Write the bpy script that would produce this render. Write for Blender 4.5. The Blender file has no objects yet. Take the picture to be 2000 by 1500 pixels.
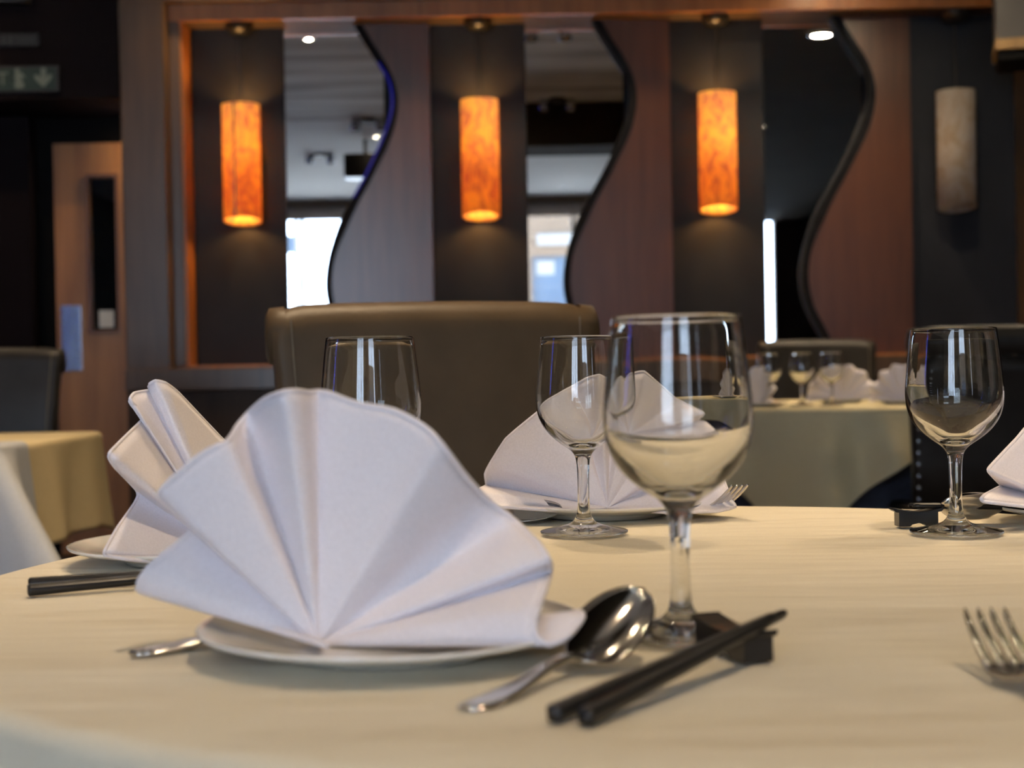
import bpy, bmesh, math, random
from math import sin, cos, pi, radians, sqrt, atan2, hypot
from mathutils import Vector, Matrix, Euler, noise
random.seed(7)
S = bpy.context.scene
COL = S.collection
# ---------------------------------------------------------------- camera
F_PX = 2890.0                       # focal length in pixels of the 2000x1500 frame
CAM_Z = 0.905
ROLL, PITCH = radians(1.05), math.atan(33 / F_PX)
_fwd = Vector((0, cos(PITCH), -sin(PITCH)))
_up0 = Vector((0, sin(PITCH), cos(PITCH)))
_r0 = Vector((1, 0, 0))
_r = _r0 * cos(ROLL) - _up0 * sin(ROLL)
_u = _up0 * cos(ROLL) + _r0 * sin(ROLL)
cd = bpy.data.cameras.new('camera'); cam = bpy.data.objects.new('camera', cd); COL.objects.link(cam)
cam.matrix_world = Matrix(((_r.x, _u.x, -_fwd.x, 0), (_r.y, _u.y, -_fwd.y, 0), (_r.z, _u.z, -_fwd.z, CAM_Z), (0, 0, 0, 1)))
cd.sensor_width = 17.3; cd.lens = 17.3 * F_PX / 2000
cd.clip_start = 0.02; cd.clip_end = 200
cd.dof.use_dof = True; cd.dof.focus_distance = 1.34; cd.dof.aperture_fstop = 3.6
S.camera = cam
# ---------------------------------------------------------------- world, exposure
w = bpy.data.worlds.new('world'); S.world = w; w.use_nodes = True
wn = w.node_tree.nodes; bg = wn['Background']
bg.inputs['Color'].default_value = (0.63, 0.78, 1.0, 1); bg.inputs['Strength'].default_value = 12.0
vs = S.view_settings
vs.view_transform = 'Standard'; vs.look = 'None'; vs.exposure = 0.0; vs.gamma = 1.0; vs.use_curve_mapping = False
S.cycles.max_bounces = 20; S.cycles.transmission_bounces = 16; S.cycles.transparent_max_bounces = 16
S.cycles.diffuse_bounces = 4; S.cycles.glossy_bounces = 6
S.cycles.sample_clamp_indirect = 6.0

def point_at(px, py, Y):            # the world point on the plane y = Y seen at a pixel
    d = _fwd * F_PX + _r * (px - 1000) + _u * (750 - py)
    d = d * (Y / d.y)
    return Vector((d.x, Y, d.z + CAM_Z))
def ground_at(px, py, z):
    d = _fwd * F_PX + _r * (px - 1000) + _u * (750 - py)
    d = d * ((z - CAM_Z) / d.z)
    return Vector((d.x, d.y, z))

WINS = [(-3.35, -1.30), (0.05, 1.60), (3.22, 3.42)]; WZ0, WZ1, WBL = 0.45, 3.0, 2.84
def light(name, kind, loc, energy, color, size=0.05, rot=None, **kw):
    l = bpy.data.lights.new(name, kind); l.energy = energy; l.color = color
    o = bpy.data.objects.new(name, l); COL.objects.link(o); o.location = loc
    if kind in ('POINT', 'SPOT'): l.shadow_soft_size = size
    if rot: o.rotation_euler = rot
    for k, v in kw.items(): setattr(l, k, v)
    return o
for (xa, xb) in WINS:
    pl = light('window_portal', 'AREA', ((xa + xb) / 2, -5.25, (WZ0 + WZ1) / 2), 1, (1, 1, 1), rot=(radians(90), 0, 0), shape='RECTANGLE', size=xb - xa, size_y=WZ1 - WZ0)
    pl.data.cycles.is_portal = True
light('sun', 'SUN', (0, -20, 20), 150.0, (1.0, 0.96, 0.90), rot=(radians(28), 0, radians(25)), angle=radians(3))
WARM = (1.0, 0.74, 0.47)

# ---------------------------------------------------------------- materials
def nt(name):
    m = bpy.data.materials.new(name); m.use_nodes = True
    t = m.node_tree; b = t.nodes['Principled BSDF']
    return m, t, b
def ln(t, a, ao, b, bi): t.links.new(a.outputs[ao], b.inputs[bi])
def coords(t, scale=(1, 1, 1), kind='Object', rot=(0, 0, 0)):
    tc = t.nodes.new('ShaderNodeTexCoord'); mp = t.nodes.new('ShaderNodeMapping')
    mp.inputs['Scale'].default_value = scale; mp.inputs['Rotation'].default_value = rot
    ln(t, tc, kind, mp, 'Vector'); return mp
def ramp(t, stops):
    r = t.nodes.new('ShaderNodeValToRGB'); e = r.color_ramp.elements
    while len(e) < len(stops): e.new(0.5)
    for i, (p, c) in enumerate(stops): e[i].position = p; e[i].color = (*c, 1)
    return r
def noisy(name, c1, c2, scale=(8, 8, 8), detail=5, rough=0.5, bump=0.0, bscale=None, metallic=0.0, coat=0.0, spec=None, sheen=0.0, p0=0.35, p1=0.65, dist=0.0, bdist=0.01):
    m, t, b = nt(name)
    mp = coords(t, scale); n = t.nodes.new('ShaderNodeTexNoise'); n.inputs['Scale'].default_value = 1; n.inputs['Detail'].default_value = detail
    n.inputs['Distortion'].default_value = dist
    ln(t, mp, 0, n, 'Vector'); r = ramp(t, [(p0, c1), (p1, c2)]); ln(t, n, 0, r, 0); ln(t, r, 0, b, 'Base Color')
    b.inputs['Roughness'].default_value = rough; b.inputs['Metallic'].default_value = metallic
    b.inputs['Coat Weight'].default_value = coat
    if spec is not None: b.inputs['Specular IOR Level'].default_value = spec
    if sheen: b.inputs['Sheen Weight'].default_value = sheen; b.inputs['Sheen Roughness'].default_value = 0.6
    if bump:
        bp = t.nodes.new('ShaderNodeBump'); bp.inputs['Strength'].default_value = bump; bp.inputs['Distance'].default_value = bdist
        if bscale:
            mp2 = coords(t, bscale); n2 = t.nodes.new('ShaderNodeTexNoise'); n2.inputs['Scale'].default_value = 1; n2.inputs['Detail'].default_value = 3
            ln(t, mp2, 0, n2, 'Vector'); ln(t, n2, 0, bp, 'Height')
        else: ln(t, n, 0, bp, 'Height')
        ln(t, bp, 0, b, 'Normal')
    return m
M = {}
M['cloth'] = noisy('cream_cloth', (0.69, 0.625, 0.47), (0.74, 0.675, 0.52), (900, 900, 900), 2, 0.85, 0.5, (3.0, 11, 4), sheen=0.1, bdist=0.03)
M['cloth_far'] = noisy('pale_cloth', (0.62, 0.56, 0.35), (0.68, 0.61, 0.40), (300, 300, 300), 2, 0.85, 0.6, (6, 6, 4), bdist=0.02)
M['cloth_left'] = noisy('straw_cloth', (0.58, 0.47, 0.26), (0.66, 0.54, 0.31), (300, 300, 300), 2, 0.85, 0.3, (6, 6, 4), bdist=0.02)
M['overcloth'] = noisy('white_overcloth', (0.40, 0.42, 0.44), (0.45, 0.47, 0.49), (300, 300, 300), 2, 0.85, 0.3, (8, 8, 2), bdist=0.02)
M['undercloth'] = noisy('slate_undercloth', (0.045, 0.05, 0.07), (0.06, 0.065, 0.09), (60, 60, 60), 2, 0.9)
M['napkin'] = noisy('white_napkin_linen', (0.80, 0.76, 0.80), (0.86, 0.82, 0.86), (700, 700, 700), 2, 0.8, 0.15, (22, 22, 22), sheen=0.1, bdist=0.01)
M['china'] = noisy('white_china', (0.80, 0.78, 0.72), (0.84, 0.82, 0.76), (3, 3, 3), 2, 0.12, coat=0.6)
M['steel'] = noisy('polished_steel', (0.62, 0.60, 0.57), (0.68, 0.66, 0.62), (30, 30, 30), 3, 0.13, metallic=1.0)
M['black_lacquer'] = noisy('black_lacquer', (0.008, 0.008, 0.009), (0.014, 0.013, 0.013), (40, 40, 40), 3, 0.32)
M['taupe_leather'] = noisy('taupe_leather', (0.090, 0.056, 0.026), (0.108, 0.068, 0.033), (14, 14, 14), 4, 0.45, 0.12, (160, 160, 160), bdist=0.003)
M['dark_leather'] = noisy('dark_leather', (0.020, 0.017, 0.014), (0.028, 0.024, 0.020), (14, 14, 14), 4, 0.40, 0.12, (160, 160, 160), bdist=0.003)
M['brown_leather'] = noisy('brown_leather', (0.040, 0.031, 0.022), (0.052, 0.040, 0.028), (14, 14, 14), 4, 0.40, 0.12, (160, 160, 160), bdist=0.003)
for k_ in ('taupe_leather', 'dark_leather', 'brown_leather'): M[k_].node_tree.nodes['Principled BSDF'].inputs['Specular IOR Level'].default_value = .28
M['thread'] = noisy('seam_thread', (0.16, 0.12, 0.08), (0.20, 0.16, 0.10), (50, 50, 50), 2, 0.6)
M['leg_wood'] = noisy('dark_leg_wood', (0.03, 0.018, 0.010), (0.06, 0.035, 0.02), (30, 30, 3), 4, 0.4)
def wood(name, c1, c2, c3, rough=0.32, grain=(26, 26, 1.6), bump=0.15, coat=0.3):
    m, t, b = nt(name)
    mp = coords(t, grain); n = t.nodes.new('ShaderNodeTexNoise'); n.inputs['Scale'].default_value = 1; n.inputs['Detail'].default_value = 8; n.inputs['Distortion'].default_value = 0.6
    ln(t, mp, 0, n, 'Vector'); r = ramp(t, [(0.3, c1), (0.5, c2), (0.72, c3)]); ln(t, n, 0, r, 0)
    mp2 = coords(t, (2.5, 2.5, 1.2)); n2 = t.nodes.new('ShaderNodeTexNoise'); n2.inputs['Scale'].default_value = 1; n2.inputs['Detail'].default_value = 5
    ln(t, mp2, 0, n2, 'Vector'); r2 = ramp(t, [(0.35, (0.75, 0.75, 0.75)), (0.65, (1.1, 1.1, 1.1))]); ln(t, n2, 0, r2, 0)
    mx = t.nodes.new('ShaderNodeMixRGB'); mx.blend_type = 'MULTIPLY'; mx.inputs[0].default_value = 1
    ln(t, r, 0, mx, 1); ln(t, r2, 0, mx, 2); ln(t, mx, 0, b, 'Base Color')
    b.inputs['Roughness'].default_value = rough; b.inputs['Coat Weight'].default_value = coat; b.inputs['Coat Roughness'].default_value = 0.25
    bp = t.nodes.new('ShaderNodeBump'); bp.inputs['Strength'].default_value = bump; bp.inputs['Distance'].default_value = 0.003; ln(t, n, 0, bp, 'Height'); ln(t, bp, 0, b, 'Normal')
    return m
M['wall_wood'] = wood('reddish_brown_wood', (0.070, 0.025, 0.011), (0.086, 0.031, 0.014), (0.103, 0.038, 0.018), 0.30, coat=0.5)
M['frame_wood'] = wood('frame_wood', (0.080, 0.044, 0.021), (0.105, 0.058, 0.028), (0.13, 0.073, 0.035), 0.34, coat=0.2)
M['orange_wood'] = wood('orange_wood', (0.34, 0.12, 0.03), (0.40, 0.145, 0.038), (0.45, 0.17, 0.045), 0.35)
M['dado_wood'] = wood('dado_wood', (0.05, 0.028, 0.014), (0.065, 0.036, 0.018), (0.08, 0.045, 0.023), 0.6, coat=0.0)
M['oak'] = wood('oak_veneer', (0.30, 0.115, 0.025), (0.40, 0.16, 0.038), (0.47, 0.20, 0.05), 0.40, (18, 18, 1.2))
M['oak_dark'] = wood('oak_bead', (0.14, 0.05, 0.014), (0.17, 0.065, 0.018), (0.2, 0.08, 0.024), 0.4)
M['charcoal'] = noisy('charcoal_panel', (0.013, 0.014, 0.018), (0.018, 0.019, 0.024), (3, 3, 3), 3, 0.55, spec=0.2)
M['maroon'] = noisy('maroon_paint', (0.006, 0.0025, 0.003), (0.008, 0.0035, 0.004), (3, 3, 3), 3, 0.7, spec=0.12)
M['blackish'] = noisy('recess_shade_and_black', (0.004, 0.004, 0.004), (0.006, 0.005, 0.005), (3, 3, 3), 3, 0.8, spec=0.1)
M['black_edge'] = noisy('black_edging', (0.005, 0.005, 0.007), (0.008, 0.008, 0.010), (20, 20, 20), 2, 0.75, spec=0.12)
M['black_metal'] = noisy('black_metal', (0.012, 0.011, 0.010), (0.02, 0.018, 0.016), (20, 20, 20), 2, 0.35)
M['soffit_grey'] = noisy('soffit_grey', (0.030, 0.026, 0.024), (0.038, 0.033, 0.030), (4, 4, 4), 3, 0.6)
M['gold_trim'] = noisy('gold_trim', (0.20, 0.11, 0.03), (0.26, 0.15, 0.045), (20, 4, 4), 3, 0.35)
M['ceiling'] = noisy('streaked_ceiling', (0.42, 0.39, 0.36), (0.80, 0.78, 0.74), (0.5, 3.2, 1), 6, 0.8, p0=0.38, p1=0.62, dist=0.8)
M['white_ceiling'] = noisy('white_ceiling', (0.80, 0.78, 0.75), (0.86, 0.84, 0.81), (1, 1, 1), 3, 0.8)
M['ceiling_dark'] = noisy('dark_ceiling', (0.028, 0.020, 0.014), (0.035, 0.026, 0.018), (2, 2, 2), 3, 0.8, spec=0.08)
M['plaster'] = noisy('warm_plaster', (0.42, 0.36, 0.30), (0.46, 0.40, 0.33), (2, 2, 2), 3, 0.85)
M['dark_plaster'] = noisy('dark_plaster', (0.05, 0.035, 0.025), (0.06, 0.042, 0.03), (2, 2, 2), 3, 0.8)
M['carpet'] = noisy('dark_carpet', (0.030, 0.018, 0.012), (0.055, 0.032, 0.020), (60, 60, 60), 3, 0.95, 0.3)
M['white_frame'] = noisy('painted_window_frame', (0.50, 0.48, 0.45), (0.55, 0.53, 0.50), (5, 5, 5), 2, 0.5)
M['paper'] = noisy('notice_paper', (0.62, 0.60, 0.55), (0.68, 0.66, 0.60), (30, 30, 30), 2, 0.8)
M['sign_green'] = noisy('sign_green', (0.002, 0.022, 0.012), (0.003, 0.028, 0.016), (10, 10, 10), 2, 0.5)
M['sign_white'] = noisy('sign_white', (0.17, 0.20, 0.16), (0.20, 0.23, 0.18), (10, 10, 10), 2, 0.6)
M['sign_black'] = noisy('sign_black', (0.005, 0.005, 0.005), (0.008, 0.008, 0.008), (10, 10, 10), 2, 0.5)
M['sign_grey'] = noisy('sign_grey', (0.035, 0.035, 0.035), (0.045, 0.045, 0.045), (10, 10, 10), 2, 0.6)
M['chrome'] = noisy('brushed_chrome', (0.55, 0.60, 0.68), (0.80, 0.84, 0.9), (6, 6, 3), 4, 0.22, metallic=1.0)
M['asphalt'] = noisy('pale_paving', (0.50, 0.50, 0.49), (0.60, 0.60, 0.58), (6, 6, 6), 4, 0.9)
M['shop_wall'] = noisy('beige_render', (0.07, 0.05, 0.034), (0.08, 0.058, 0.04), (1, 1, 1), 4, 0.9)
M['shop_white'] = noisy('shop_white', (0.14, 0.14, 0.14), (0.15, 0.15, 0.15), (1, 1, 1), 4, 0.9)
M['shop_blue'] = noisy('shop_blue', (0.01, 0.025, 0.05), (0.02, 0.04, 0.07), (1, 1, 1), 4, 0.3)
def plain(name, col, rough=0.5, metallic=0.0, emit=None, es=0.0):
    m, t, b = nt(name); b.inputs['Base Color'].default_value = (*col, 1); b.inputs['Roughness'].default_value = rough; b.inputs['Metallic'].default_value = metallic
    if emit: b.inputs['Emission Color'].default_value = (*emit, 1); b.inputs['Emission Strength'].default_value = es
    return m
M['mirror'] = plain('mirror_silver', (0.86, 0.88, 0.89), 0.0, 1.0)
M['lens'] = plain('lit_lamp_lens', (1, 0.9, 0.7), 0.5, 0, (1.0, 0.80, 0.52), 420.0)
M['blue_neon'] = plain('blue_neon', (0.1, 0.15, 0.9), 0.5, 0, (0.03, 0.10, 1.0), 14.0)
M['blue_strip'] = plain('blue_strip_emissive', (0.004, 0.004, 0.05), 0.8, 0, (0.008, 0.010, 0.42), 0.30)
def glass_mat(name, ior, col=(1, 1, 1)):
    m, t, b = nt(name); t.nodes.remove(b); g = t.nodes.new('ShaderNodeBsdfGlass'); g.inputs['IOR'].default_value = ior; g.inputs['Color'].default_value = (*col, 1); g.inputs['Roughness'].default_value = 0
    ln(t, g, 0, t.nodes['Material Output'], 'Surface'); return m
M['glass'] = glass_mat('clear_glass', 1.5, (0.985, 0.99, 0.985))
m, t, b = nt('pane_glass'); t.nodes.remove(b)            # thin sheet: mostly straight through, a little reflection
tr = t.nodes.new('ShaderNodeBsdfTransparent'); gl = t.nodes.new('ShaderNodeBsdfGlossy'); gl.inputs['Roughness'].default_value = 0.0
mx = t.nodes.new('ShaderNodeMixShader'); fr = t.nodes.new('ShaderNodeFresnel'); fr.inputs['IOR'].default_value = 1.5
ln(t, fr, 0, mx, 0); ln(t, tr, 0, mx, 1); ln(t, gl, 0, mx, 2); ln(t, mx, 0, t.nodes['Material Output'], 'Surface'); M['pane'] = m
m, t, b = nt('blind_cloth'); t.nodes.remove(b)
d = t.nodes.new('ShaderNodeBsdfDiffuse'); tl = t.nodes.new('ShaderNodeBsdfTranslucent'); mx = t.nodes.new('ShaderNodeMixShader'); mx.inputs[0].default_value = 0.15
d.inputs[0].default_value = (.6, .56, .52, 1); tl.inputs[0].default_value = (.6, .5, .42, 1)
ln(t, d, 0, mx, 1); ln(t, tl, 0, mx, 2); ln(t, mx, 0, t.nodes['Material Output'], 'Surface'); M['blind'] = m
def shade_mat(name, c_light, c_vein, seed):
    m, t, b = nt(name); t.nodes.remove(b)
    mp = coords(t, (9, 9, 6)); mp.inputs['Location'].default_value = (seed, seed * 2.3, seed * .7)
    n = t.nodes.new('ShaderNodeTexNoise'); n.inputs['Scale'].default_value = 1.6; n.inputs['Detail'].default_value = 9; n.inputs['Distortion'].default_value = 1.6; n.inputs['Roughness'].default_value = 0.65
    ln(t, mp, 0, n, 'Vector'); r = ramp(t, [(0.42, c_vein), (0.56, c_light)]); ln(t, n, 0, r, 0)
    d = t.nodes.new('ShaderNodeBsdfDiffuse'); tl = t.nodes.new('ShaderNodeBsdfTranslucent'); mx = t.nodes.new('ShaderNodeMixShader'); mx.inputs[0].default_value = 0.5
    ln(t, r, 0, d, 0); ln(t, r, 0, tl, 0); ln(t, d, 0, mx, 1); ln(t, tl, 0, mx, 2); ln(t, mx, 0, t.nodes['Material Output'], 'Surface')
    return m

# ---------------------------------------------------------------- mesh helpers
def mesh_obj(name, verts, faces, mat, parent=None, smooth=False, loc=None):
    me = bpy.data.meshes.new(name); me.from_pydata([tuple(v) for v in verts], [], faces)
    me.validate(); me.update()
    bm = bmesh.new(); bm.from_mesh(me); bmesh.ops.recalc_face_normals(bm, faces=bm.faces); bm.to_mesh(me); bm.free()
    if smooth:
        for p in me.polygons: p.use_smooth = True
    me.materials.append(mat if not isinstance(mat, str) else M[mat])
    o = bpy.data.objects.new(name, me); COL.objects.link(o)
    if parent: o.parent = parent
    if loc is not None: o.location = loc
    return o
def tag(o, label=None, cat=None, group=None, kind=None):
    if label: o['label'] = label
    if cat: o['category'] = cat
    if group: o['group'] = group
    if kind: o['kind'] = kind
    return o
def empty(name, loc=(0, 0, 0), rz=0.0):
    o = bpy.data.objects.new(name, None); COL.objects.link(o); o.location = loc; o.rotation_euler = (0, 0, rz); o.empty_display_size = 0.05
    return o
def box_bm(bm, x0, x1, y0, y1, z0, z1, bev=0.0):
    r = bmesh.ops.create_cube(bm, size=1.0)
    vs_ = r['verts']
    for v in vs_: v.co = Vector(((x0 + x1) / 2 + v.co.x * (x1 - x0), (y0 + y1) / 2 + v.co.y * (y1 - y0), (z0 + z1) / 2 + v.co.z * (z1 - z0)))
    if bev:
        ed = list({e for v in vs_ for e in v.link_edges})
        bmesh.ops.bevel(bm, geom=ed, offset=bev, segments=2, affect='EDGES', profile=0.6)
def from_bm(name, bm, mat, parent=None, smooth=False):
    me = bpy.data.meshes.new(name); bmesh.ops.recalc_face_normals(bm, faces=bm.faces); bm.to_mesh(me); bm.free()
    if smooth:
        for p in me.polygons: p.use_smooth = True
    me.materials.append(M[mat] if isinstance(mat, str) else mat)
    o = bpy.data.objects.new(name, me); COL.objects.link(o)
    if parent: o.parent = parent
    return o
def box(name, x0, x1, y0, y1, z0, z1, mat, parent=None, bev=0.0, **kw):
    bm = bmesh.new(); box_bm(bm, x0, x1, y0, y1, z0, z1, bev)
    o = from_bm(name, bm, mat, parent)
    if kw: tag(o, **kw)
    return o
def struct(name, x0, x1, y0, y1, z0, z1, mat, bev=0.0): return box(name, x0, x1, y0, y1, z0, z1, mat, bev=bev, kind='structure')
def lathe(name, prof, mat, parent=None, n=64, closed=False, smooth=True):
    V, Fc = [], []
    idx = []
    for (r, z) in prof:
        if r < 1e-6: idx.append([len(V)]); V.append((0, 0, z))
        else:
            idx.append(list(range(len(V), len(V) + n)))
            for k in range(n): a = 2 * pi * k / n; V.append((r * cos(a), r * sin(a), z))
    seq = list(zip(idx[:-1], idx[1:]))
    if closed: seq.append((idx[-1], idx[0]))
    for a, b in seq:
        for k in range(n):
            k2 = (k + 1) % n
            if len(a) == 1 and len(b) == 1: continue
            if len(a) == 1: Fc.append((a[0], b[k], b[k2]))
            elif len(b) == 1: Fc.append((a[k], a[k2], b[0]))
            else: Fc.append((a[k], a[k2], b[k2], b[k]))
    return mesh_obj(name, V, Fc, mat, parent, smooth)
def tube_bm(bm, pts, rad, n=8):
    rings = []
    pts = [Vector(p) for p in pts]
    for i, p in enumerate(pts):
        d = (pts[min(i + 1, len(pts) - 1)] - pts[max(i - 1, 0)]).normalized()
        a = d.cross(Vector((0, 0, 1)));
        if a.length < 1e-3: a = d.cross(Vector((0, 1, 0)))
        a.normalize(); b = d.cross(a)
        rr = rad[i] if isinstance(rad, (list, tuple)) else rad
        rings.append([bm.verts.new(p + a * rr * cos(2 * pi * k / n) + b * rr * sin(2 * pi * k / n)) for k in range(n)])
    for r1, r2 in zip(rings[:-1], rings[1:]):
        for k in range(n): bm.faces.new((r1[k], r1[(k + 1) % n], r2[(k + 1) % n], r2[k]))
    bm.faces.new(rings[0]); bm.faces.new(rings[-1])
def catmull(P, sub=6):
    P = [Vector(p) for p in P]; out = []
    for i in range(len(P) - 1):
        p0 = P[max(i - 1, 0)]; p1 = P[i]; p2 = P[i + 1]; p3 = P[min(i + 2, len(P) - 1)]
        for k in range(sub):
            s = k / sub
            out.append(0.5 * ((2 * p1) + (p2 - p0) * s + (2 * p0 - 5 * p1 + 4 * p2 - p3) * s * s + (3 * p1 - p0 - 3 * p2 + p3) * s ** 3))
    out.append(P[-1]); return out
def copy_tree(o, parent=None):
    c = o.copy(); COL.objects.link(c)
    if parent: c.parent = parent
    for ch in list(o.children): copy_tree(ch, c)
    return c

# ================================================================= ROOM SHELL
YW = 7.0
CEIL = 3.10
struct('floor', -5.2, 5.6, -5.2, 8.6, -0.1, 0.0, 'carpet')
struct('ceiling', -5.2, 5.6, -5.2, 8.6, CEIL, CEIL + 0.1, 'ceiling')
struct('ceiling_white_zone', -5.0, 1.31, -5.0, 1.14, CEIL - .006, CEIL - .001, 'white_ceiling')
struct('wall_left', -5.2, -5.0, -5.0, 8.4, 0, CEIL, 'dark_plaster')
struct('wall_right', 5.4, 5.6, -5.0, 8.4, 0, CEIL, 'dark_plaster')
# rear wall with the window opening (behind the camera, seen in the mirrors)
wr = tag(empty('wall_rear', (0, -5.1, 0)), kind='structure')
edges = [-5.0] + [v for w_ in WINS for v in w_] + [5.4]
for k in range(0, len(edges), 2):
    box('wall_panel', edges[k], edges[k + 1], -0.1, 0.1, 0, CEIL, 'plaster' if k < 4 else 'dark_plaster', wr)
for k, (xa, xb) in enumerate(WINS):
    box('wall_panel', xa, xb, -0.1, 0.1, 0, WZ0, 'plaster', wr); box('wall_panel', xa, xb, -0.1, 0.1, WZ1, CEIL, 'plaster', wr)
    wf = tag(empty('window_%d' % (k + 1), (0, -5.0, 0)), kind='structure')
    bm = bmesh.new(); f_ = .05 if xb - xa > .5 else .02
    for (a_, b_, c, d) in ((xa, xb, WZ0, WZ0 + f_), (xa, xb, WZ1 - f_, WZ1), (xa, xa + f_, WZ0 + f_, WZ1 - f_), (xb - f_, xb, WZ0 + f_, WZ1 - f_)): box_bm(bm, a_, b_, -0.04, 0.03, c, d)
    from_bm('window_frame', bm, 'white_frame', wf)
    nb_ = 3 if xb - xa > 1.8 else (2 if xb - xa > .5 else 1)
    for q in range(1, nb_): xx = xa + (xb - xa) * q / nb_; box('window_mullion', xx - .025, xx + .025, -0.04, 0.03, WZ0 + f_, WZ1 - f_, 'white_frame', wf)
    for q in range(nb_): box('pane', xa + (xb - xa) * q / nb_ + .026, xa + (xb - xa) * (q + 1) / nb_ - .026 if nb_ > 1 else xb - .022, -0.012, -0.008, WZ0 + f_, WZ1 - f_, 'pane', wf)
    box('window_blind', xa + .01, xb - .01, .035, .04, WBL, WZ1, 'blind', wf)
struct('trim_1', -5.0, 1.30, -5.0, -4.86, 3.03, 3.05, 'gold_trim')
struct('trim_2', -5.0, 1.30, -5.0, -4.90, 3.05, CEIL, 'plaster')
# dark lowered ceiling on the right and the dark beam over the table
struct('ceiling_bulkhead', 1.32, 5.4, -5.0, 6.75, 2.72, CEIL - 0.002, 'ceiling_dark')
struct('ceiling_beam', -0.25, 1.32, 1.15, 1.75, 2.74, CEIL - 0.002, 'ceiling_dark')
struct('pavement', -14, 14, -15, -5.3, -0.2, -0.1, 'asphalt')

# mirror wall (faces the camera)
def X(px, py=380): return point_at(px, py, YW).x
def Z(px, py): return point_at(px, py, YW).z
z_sill = Z(460, 713); z_rail = Z(460, 760); z_head = point_at(1000, 31, YW - .11).z
xl = X(262); xfl = X(347); xin = X(373); xr = X(1990)
struct('wall_back', xl + .02, 5.4, YW + 0.10, YW + 0.2, 0, CEIL, 'charcoal')
struct('trim_3', xl, 3.2, YW - 0.20, YW + 0.12, z_head + 0.075, CEIL, 'frame_wood', 0.006)      # header
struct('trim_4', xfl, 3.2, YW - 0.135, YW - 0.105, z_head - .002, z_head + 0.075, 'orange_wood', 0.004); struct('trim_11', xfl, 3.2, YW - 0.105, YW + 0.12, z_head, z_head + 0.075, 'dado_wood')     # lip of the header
struct('trim_5', xl, xfl, YW - 0.22, YW + 0.12, z_rail, z_head + 0.075, 'frame_wood', 0.008)            # left pillar
struct('trim_6', xfl, xin - .012, YW - 0.13, YW + 0.11, z_sill, z_head, 'frame_wood', 0.004)
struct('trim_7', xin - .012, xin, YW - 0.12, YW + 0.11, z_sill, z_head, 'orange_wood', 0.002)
struct('trim_8', xl, 3.2, YW - 0.24, YW + 0.12, z_rail, z_sill - 0.012, 'frame_wood', 0.006)            # dado rail
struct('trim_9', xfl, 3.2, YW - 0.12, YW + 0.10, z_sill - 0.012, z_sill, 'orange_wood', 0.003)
struct('wall_dado', xl, 3.2, YW - 0.20, YW + 0.12, 0.0, z_rail, 'dado_wood')
struct('trim_10', xr, 3.2, YW - 0.20, YW + 0.11, z_sill, z_head, 'frame_wood', 0.006)                   # right pillar

curve_m = [(680, 30), (708, 78), (736, 122), (755, 152), (763, 182), (763, 212), (755, 244), (742, 278), (730, 304), (710, 346), (688, 386), (664, 432), (646, 484), (638, 520), (635, 554), (638, 585), (647, 618), (664, 652), (690, 700), (700, 722)]
curve_w = [(698, 30), (725, 78), (753, 122), (768, 152), (776, 182), (777, 212), (770, 250), (757, 286), (745, 310), (722, 356), (698, 400), (676, 448), (658, 490), (650, 524), (648, 556), (651, 585), (660, 618), (677, 650), (702, 700), (712, 722)]
PER = (X(1402) - X(470)) / 2
bays = [(373, 558, 843), (843, 1031, 1312), (1312, 1497, 1781)]
wave_labels = ['wave-edged reddish wood panel between the first and second pendant lamps from the left',
               'wave-edged reddish wood panel between the second and third pendant lamps',
               'wave-edged dark reddish wood panel left of the unlit pendant lamp']
mirror_labels = ['tall wavy mirror right of the leftmost lamp, reflecting a bright window',
                 'tall wavy mirror right of the second lamp, reflecting a beam and street',
                 'tall wavy mirror right of the third lamp, nearly black with one spotlight']
def polyplate(name, front, y0, y1, mat, parent=None):
    n = len(front); V = [(p[0], y0, p[1]) for p in front] + [(p[0], y1, p[1]) for p in front]
    Fc = [tuple(range(n)), tuple(range(2 * n - 1, n - 1, -1))] + [(i, (i + 1) % n, n + (i + 1) % n, n + i) for i in range(n)]
    return mesh_obj(name, V, Fc, mat, parent)
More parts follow.
